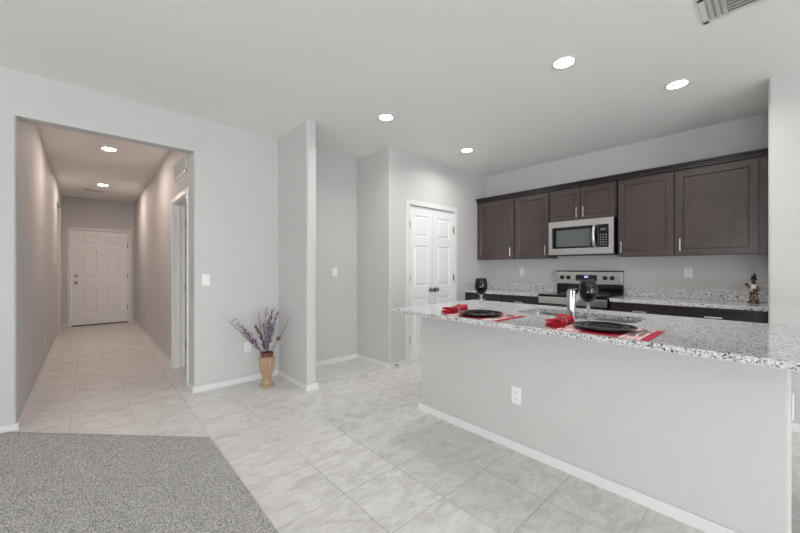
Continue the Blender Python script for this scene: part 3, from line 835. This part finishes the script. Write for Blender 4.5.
def skin_body(name, joints, edges, m, parent, levels=2):
    me = bpy.data.meshes.new(name); me.from_pydata([j[:3] for j in joints], edges, [])
    o = bpy.data.objects.new(name, me); COL.objects.link(o); o.parent = parent
    sm = o.modifiers.new('skin', 'SKIN'); sm.use_smooth_shade = True
    for i, j in enumerate(joints): me.skin_vertices[0].data[i].radius = (j[3], j[3])
    me.skin_vertices[0].data[0].use_root = True
    ss = o.modifiers.new('subdiv', 'SUBSURF'); ss.levels = ss.render_levels = levels
    me.materials.append(M[m]); return o
# body: pelvis, chest, neck, head top; legs; one arm out to the left
J = [(0, 0, 0.105, 0.022), (0, 0, 0.150, 0.024), (0, 0, 0.178, 0.012), (0, -0.002, 0.205, 0.022), (0, 0, 0.222, 0.017),
     (-0.015, 0, 0.07, 0.016), (-0.019, -0.002, 0.032, 0.013), (0.015, 0, 0.07, 0.016), (0.021, -0.002, 0.032, 0.013),
     (-0.028, 0, 0.160, 0.010), (-0.043, -0.006, 0.150, 0.009), (-0.052, -0.014, 0.172, 0.008),
     (0.028, 0, 0.160, 0.010), (0.040, -0.004, 0.135, 0.009), (0.036, -0.020, 0.112, 0.008)]
E_ = [(0, 1), (1, 2), (2, 3), (3, 4), (0, 5), (5, 6), (0, 7), (7, 8), (1, 9), (9, 10), (10, 11), (1, 12), (12, 13), (13, 14)]
skin_body('body', J, E_, 'skin', t)
MB().lathe([(0, 0.138), (0.026, 0.139), (0.028, 0.155), (0.024, 0.172), (0.015, 0.182), (0, 0.182)], 24).build('shirt', 'shirt', t, True)
b = MB(); b.tube([(-0.004, 0, 0.138), (-0.014, 0, 0.085), (-0.020, -0.002, 0.026)], [0.024, 0.021, 0.019], 14); b.tube([(0.004, 0, 0.138), (0.014, 0, 0.085), (0.022, -0.002, 0.026)], [0.024, 0.021, 0.019], 14)
b.build('trousers', 'patch', t, True)
for sx_ in (-0.021, 0.022):
    q = MB().lathe([(0, 0), (0.017, 0.001), (0.018, 0.008), (0.012, 0.017), (0, 0.019)], 16); q.b.transform(Matrix.Translation((sx_, -0.010, 0.0125)) @ Matrix.Diagonal((0.85, 1.6, 0.9, 1))); q.build('shoe', 'hat', t, True)
b = MB().lathe([(0, 0.222), (0.036, 0.222), (0.037, 0.226), (0.022, 0.230), (0.021, 0.256), (0.023, 0.262), (0, 0.263)], 24); b.build('hat', 'hat', t, True)
b = MB().lathe([(0, 0), (0.009, 0.002), (0.011, 0.012), (0.006, 0.02), (0, 0.021)], 14, (0.006, -0.004, 0.2635)); b.build('hat_tuft', 'hat', t, True)
for sx_ in (-0.008, 0.008):
    MB().lathe([(0, -0.003), (0.003, 0), (0, 0.003)], 8, (sx_, -0.024, 0.208)).build('eye', 'hat', t, True)
MB().lathe([(0, -0.005), (0.005, 0), (0, 0.005)], 10, (0, -0.027, 0.201)).build('nose', 'skin', t, True)
q = MB().lathe([(0, 0), (0.013, 0.004), (0.015, 0.015), (0.008, 0.024), (0, 0.025)], 14, (-0.055, -0.016, 0.166)); q.build('held_bag', 'hat', t, True)
b = MB(); b.tube([(0.036, -0.022, 0.105), (0.06, -0.02, 0.15), (0.085, -0.012, 0.178)], 0.0015, 6); b.tube([(0.036, -0.022, 0.11), (0.07, -0.02, 0.13), (0.105, -0.01, 0.14)], 0.0015, 6); b.build('wire_stem', 'nickel', t, True)

# ------------------------------------------------------------------ outlets, switches
def outlet(loc, rz, label, sw=False):
    nm = 'light_switch' if sw else 'electrical_outlet'
    t = thing(nm, label, 'light switch' if sw else 'outlet', loc, rz, 'white light switches' if sw else 'white electrical outlets')
    pl = MB().box(-0.036, 0.036, -0.006, -0.0005, -0.058, 0.058, 0.003).build('wall_plate', 'plastic', t)
    if sw:
        b = MB(); b.box(-0.0165, 0.0165, -0.009, -0.0062, -0.033, 0.033, 0.001); b.build('rocker', 'plastic', t)
    else:
        for z in (-0.02, 0.02):
            f = MB().rrect(-0.017, 0.017, -0.0145, 0.0145, 0, 0.0015, 0.007); f.b.transform(Matrix.Translation((0, -0.0062, z)) @ Matrix.Rotation(PI / 2, 4, 'X'))
            fo = f.build('socket', 'plastic', t)
            b = MB(); b.box(-0.0075, -0.0055, -0.0085, -0.0078, z - 0.001, z + 0.008); b.box(0.0055, 0.0075, -0.0085, -0.0078, z - 0.001, z + 0.007); b.box(-0.0025, 0.0025, -0.0085, -0.0078, z - 0.009, z - 0.005)
            b.build('slots', 'slot', fo)
    return t
outlet((XI, 1.18, 0.375), RW, 'white outlet low on the pale island front')
outlet((XK, 2.567, 1.188), RW, 'white outlet on the kitchen wall left of the range')
outlet((XK, 0.629, 1.191), RW, 'white outlet on the kitchen wall right of the range')
outlet((1.289, YW, 0.376), 0, 'white outlet on the wall behind the tan vase')
outlet((HL, 6.11, 0.345), PI / 2, 'white outlet low on the left hallway wall')
outlet((HR, 7.385, 0.364), RW, 'white outlet low on the right hallway wall')
outlet((2.21, -0.05, 0.66), 0, 'white outlet on the narrow near end of the island')
outlet((0.879, YW, 1.119), 0, 'white light switch on the wall right of the hallway opening', True)
outlet((2.384, YW, 1.188), 0, 'white light switch inside the niche behind the stub wall', True)
outlet((HL, 9.62, 1.13), PI / 2, 'white light switch beside the front door', True)

# ------------------------------------------------------------------ recessed lights, vents
def downlight(x, y, m, label, group):
    t = thing('recessed_light', label, 'ceiling light', (x, y, CH), 0, group)
    MB().lathe([(0.066, -0.0005), (0.086, -0.0005), (0.088, -0.003), (0.082, -0.007), (0.068, -0.007), (0.066, -0.0005)], 40).build('trim_ring', 'trim', t, True)
    MB().lathe([(0, -0.0055), (0.0665, -0.0055), (0.0665, -0.0015), (0, -0.0015)], 40).build('diffuser', m, t)
    if m == 'led':
        l = bpy.data.lights.new('downlight_beam', 'AREA'); l.shape = 'DISK'; l.size = 0.125; l.energy = LAMP_POWER; l.spread = 2.65; l.color = (1.0, 0.975, 0.95)
        o = bpy.data.objects.new('downlight_beam', l); COL.objects.link(o); o.parent = t; o.location = (0, 0, -0.009)
G = 'round recessed lights in the kitchen ceiling'
downlight(2.562, 1.032, 'led', 'round recessed light over the island, largest and nearest in the picture', G)
downlight(3.55, 0.533, 'led', 'round recessed light rightmost in the kitchen ceiling', G)
downlight(2.186, 2.602, 'led', 'round recessed light leftmost in the kitchen ceiling, in front of the niche', G)
downlight(3.559, 2.634, 'led', 'round recessed light in front of the pantry corner, near the wall cabinets', G)
G = 'round recessed lights in the hallway ceiling'
downlight(0.19, 5.649, 'led_warm', 'warm round recessed light nearer in the hallway ceiling', G)
downlight(0.192, 8.171, 'led_entry', 'warm round recessed light farther down the hallway, near the front door', G)


def grille(name, label, loc, rot, wd, hg, slats, vertical=False, three=False):
    """register lying in local XY, facing local -Z (down)"""
    t = thing(name, label, 'vent', loc); t.rotation_euler = rot
    b = MB(); f = 0.028
    for bx in ((-wd / 2, wd / 2, -hg / 2, -hg / 2 + f), (-wd / 2, wd / 2, hg / 2 - f, hg / 2), (-wd / 2, -wd / 2 + f, -hg / 2, hg / 2), (wd / 2 - f, wd / 2, -hg / 2, hg / 2)):
        b.box(*bx, -0.008, -0.0005, 0.002)
    b.build('vent_frame', 'trim', t)
    MB().box(-wd / 2 + f, wd / 2 - f, -hg / 2 + f, hg / 2 - f, -0.002, -0.0006).build('duct_opening', 'void', t)

    def slat(cx, cy, ln, alongx, tilt):
        q = MB(); q.box(-ln / 2, ln / 2, -0.011, 0.011, -0.0008, 0.0008)
        q.b.transform(Matrix.Translation((cx, cy, -0.0125)) @ (Matrix.Identity(4) if alongx else Matrix.Rotation(PI / 2, 4, 'Z')) @ Matrix.Rotation(tilt, 4, 'X'))
        q.build('slat', 'trim', t)
    iw, ih = wd - 2 * f, hg - 2 * f
    if three:
        e = iw * 0.28
        for k in range(3): slat(-iw / 2 + e * (k + 0.6) / 3, 0, ih, False, 0.6); slat(iw / 2 - e * (k + 0.6) / 3, 0, ih, False, -0.6)
        for k in range(slats): slat(0, -ih / 2 + ih * (k + 0.5) / slats, iw - 2 * e - 0.01, True, -0.6)
    else:
        for k in range(slats):
            if vertical: slat(-iw / 2 + iw * (k + 0.5) / slats, 0, ih, False, -0.78)
            else: slat(0, -ih / 2 + ih * (k + 0.5) / slats, iw, True, 0.6)
    return t
# supply register in the great-room ceiling, top right
grille('ceiling_vent', 'white louvred ceiling vent cut off by the top right picture edge', (2.657, 0.112, CH), (0, 0, PI / 2), 0.36, 0.28, 7, three=True)
grille('ceiling_vent', 'small white louvred vent in the hallway ceiling near the front door', (0.08, 8.88, CH), (0, 0, 0), 0.30, 0.16, 4)
# transfer grille above the side doorway: faces -X
grille('wall_vent', 'white louvred wall vent above the side doorway in the hall', (HR, 4.56, 2.385), (0, PI / 2, 0), 0.22, 0.68, 8, True)

# ------------------------------------------------------------------ door stop
t = thing('door_stop', 'little spring door stop on the baseboard beside the pantry doors', 'door stop', (2.83, YP - BT - 0.0005, 0.035))
hel = [(0.006 * math.cos(a), -0.006 - 0.055 * a / (2 * PI * 11), 0.006 * math.sin(a)) for a in [2 * PI * k / 10 for k in range(111)]]
MB().tube(hel, 0.0016, 5).build('spring', 'nickel', t, True)
q = MB().lathe([(0, 0), (0.011, 0), (0.010, 0.005), (0, 0.006)], 14); q.b.transform(Matrix.Rotation(PI / 2, 4, 'X')); q.build('mount', 'nickel', t, True)
q = MB().lathe([(0, 0), (0.008, 0), (0.008, 0.012), (0.005, 0.015), (0, 0.015)], 14); q.b.transform(Matrix.Translation((0, -0.061, 0)) @ Matrix.Rotation(PI / 2, 4, 'X')); q.build('rubber_tip', 'plastic', t, True)

# ------------------------------------------------------------------ vase with dried stems
VX, VY = 1.388, 3.60
t = thing('vase', 'tall tan fluted vase of dried stems on the floor by the stub wall', 'vase', (VX, VY, 0))
fl = lambda a, z: 1 + (0.085 * math.cos(14 * a) if 0.13 < z < 0.30 else 0)
MB().lathe([(0, 0.085), (0.040, 0.085), (0.046, 0.10), (0.052, 0.125), (0.058, 0.14), (0.068, 0.20), (0.075, 0.26), (0.076, 0.295), (0.070, 0.305), (0.064, 0.31), (0.055, 0.31), (0.062, 0.29), (0.062, 0.25), (0.045, 0.13), (0, 0.12)], 96, (0, 0, 0), fl).build('vase_body', 'vase', t, True, 0.9)
MB().lathe([(0, 0), (0.074, 0), (0.076, 0.008), (0.072, 0.018), (0.056, 0.026), (0.046, 0.036), (0.040, 0.055), (0.037, 0.07), (0.044, 0.077), (0.044, 0.084), (0, 0.0845)], 48).build('foot', 'vase', t, True, 0.7)
MB().lathe([(0.054, 0.3105), (0.064, 0.3105), (0.060, 0.322), (0.062, 0.330), (0.068, 0.338), (0.070, 0.345), (0.066, 0.352), (0.058, 0.350), (0.054, 0.335), (0.054, 0.3105)], 48).build('collar', 'collar', t, True, 0.8)


def stem_path(x1, y1, z1, bend, x0, y0):
    return [Vector((x0 + (x1 - x0) * s_ ** 1.15 + bend * math.sin(PI * s_) * 0.6, y0 + (y1 - y0) * s_, 0.16 + (z1 - 0.16) * s_)) for s_ in [k / 14 for k in range(15)]]


def flower_stem(i, x1, y1, z1, kind, label, bend=0.0):
    rnd = random.Random(i * 13 + 5)
    a = rnd.uniform(0, 6.28)
    # pass the neck inside the collar
    ax, ay = 0.012 * math.cos(a), 0.012 * math.sin(a)
    top = Vector((x1, y1, z1)); neck = Vector((max(-.036, min(.036, x1 * 0.16 + ax)), max(-.034, min(.034, y1 * 0.2 + ay)), 0.345)); low = Vector((-neck.x * 0.35, -neck.y * .35, 0.17))
    pts = [low.lerp(neck, k / 4) for k in range(4)]
    for k in range(13):
        s_ = k / 12; p = neck.lerp(top, s_); p.x += bend * math.sin(PI * s_); p.y += 0.3 * bend * math.sin(PI * s_); pts.append(p)
    th = thing('dried_flower_stem', label, 'dried stem', (VX, VY, 0), 0, 'dried stems in the tan vase')
    r0 = 0.0042 if kind == 'twig' else 0.0028
    MB().tube(pts, [r0 * (1 - 0.6 * k / (len(pts) - 1)) for k in range(len(pts))], 6).build('stalk', 'stem_wood', th, True)
    up = pts[4:]
    b = MB()

    def petal(p, d, ln, wd_):
        d = d.normalized(); sd = d.cross(Vector((rnd.uniform(-1, 1), rnd.uniform(-1, 1), rnd.uniform(-1, 1)))).normalized(); nn = d.cross(sd)
        bb = b.b; n0 = bb.verts.new(p); n3 = bb.verts.new(p + d * ln)
        l = bb.verts.new(p + d * ln * .5 + sd * wd_); r = bb.verts.new(p + d * ln * .5 - sd * wd_); m_ = bb.verts.new(p + d * ln * .5 + nn * wd_ * .6); m2 = bb.verts.new(p + d * ln * .5 - nn * wd_ * .3)
        for f in ((n0, l, m_), (l, n3, m_), (n3, r, m_), (r, n0, m_), (n0, m2, l), (l, m2, n3), (n3, m2, r), (r, m2, n0)): bb.faces.new(f)

    def at(s_):
        f = s_ * (len(up) - 1); k = min(int(f), len(up) - 2); return up[k].lerp(up[k + 1], f - k)
    ax_ = (up[-1] - up[0]).normalized()
    if kind in ('lilac', 'pale'):
        n_ = 90
        for k in range(n_):
            s_ = 0.22 + 0.78 * k / n_; p = at(s_)
            d = Vector((rnd.gauss(0, 1), rnd.gauss(0, 1), rnd.gauss(0, 1))); d = d - ax_ * d.dot(ax_) * 0.7 + ax_ * 0.7
            big = 1.5 if kind == 'pale' else 1.0
            petal(p, d, big * rnd.uniform(0.024, 0.044) * (1.1 - 0.4 * s_), big * rnd.uniform(0.006, 0.011))
        b.build('blossoms', kind if kind == 'lilac' else 'pale_bloom', th)
    elif kind == 'leaf':
        for k in range(34):
            s_ = 0.08 + 0.92 * k / 34; p = at(s_); d = Vector((rnd.gauss(0, 1), rnd.gauss(0, 1), rnd.gauss(0, 1))).normalized() * 0.45 + ax_
            petal(p, d, rnd.uniform(0.04, 0.075), rnd.uniform(0.005, 0.010))
        b.build('leaves', 'stem_wood' if i % 2 else 'lilac', th)
    elif kind == 'pod':
        q = MB(); bmesh.ops.create_icosphere(q.b, subdivisions=3, radius=0.024)
        for v in q.b.verts: v.co *= rnd.uniform(0.88, 1.1)
        q.b.transform(Matrix.Translation(up[-1])); q.build('seed_head', 'seed', th); b.b.free()
    else:
        for k in range(16):
            s_ = 0.3 + 0.7 * k / 16; p = at(s_); d = ax_ + Vector((rnd.gauss(0, .5), rnd.gauss(0, .5), rnd.gauss(0, .5))); petal(p, d, rnd.uniform(0.015, 0.03), 0.0025)
        b.build('buds', 'stem_wood', th)


ST = [(-0.372, 0.02, 0.720, 'twig', 'bare dark twig leaning farthest left out of the vase', 0.0),
      (-0.315, 0.06, 0.715, 'pale', 'pale blossomed dried stem leaning far left beside the bare twig', 0.02),
      (-0.22, 0.00, 0.60, 'lilac', 'lilac dried stem arching low to the left', -0.02),
      (-0.10, -0.02, 0.80, 'twig', 'thin dark twig standing almost upright left of centre in the vase', 0.0),
      (-0.06, -0.06, 0.665, 'lilac', 'lilac dried spike at the front of the bunch', 0.01),
      (-0.09, 0.05, 0.62, 'leaf', 'dark narrow-leaved dried stem left of the lilac spike', 0.01),
      (0.005, 0.06, 0.795, 'pale', 'tall pale plume in the middle of the bunch', 0.02),
      (0.045, -0.03, 0.775, 'leaf', 'tall dark-leaved dried stem in the middle of the bunch', -0.02),
      (0.07, 0.08, 0.70, 'pale', 'pale plume behind the middle of the bunch', 0.02),
      (0.125, 0.02, 0.765, 'lilac', 'tall lilac dried stem right of centre in the vase', -0.015),
      (0.235, -0.02, 0.690, 'twig', 'bare dark twig leaning right out of the vase', 0.015),
      (0.10, -0.05, 0.49, 'pod', 'dried stem with a round seed head right of the vase mouth', 0.0),
      (-0.135, 0.01, 0.485, 'pod', 'dried stem with a round seed head left of the vase mouth', 0.0)]
for i, (x, y, z, k, lb, bd) in enumerate(ST): flower_stem(i, x, y, z, k, lb, bd)
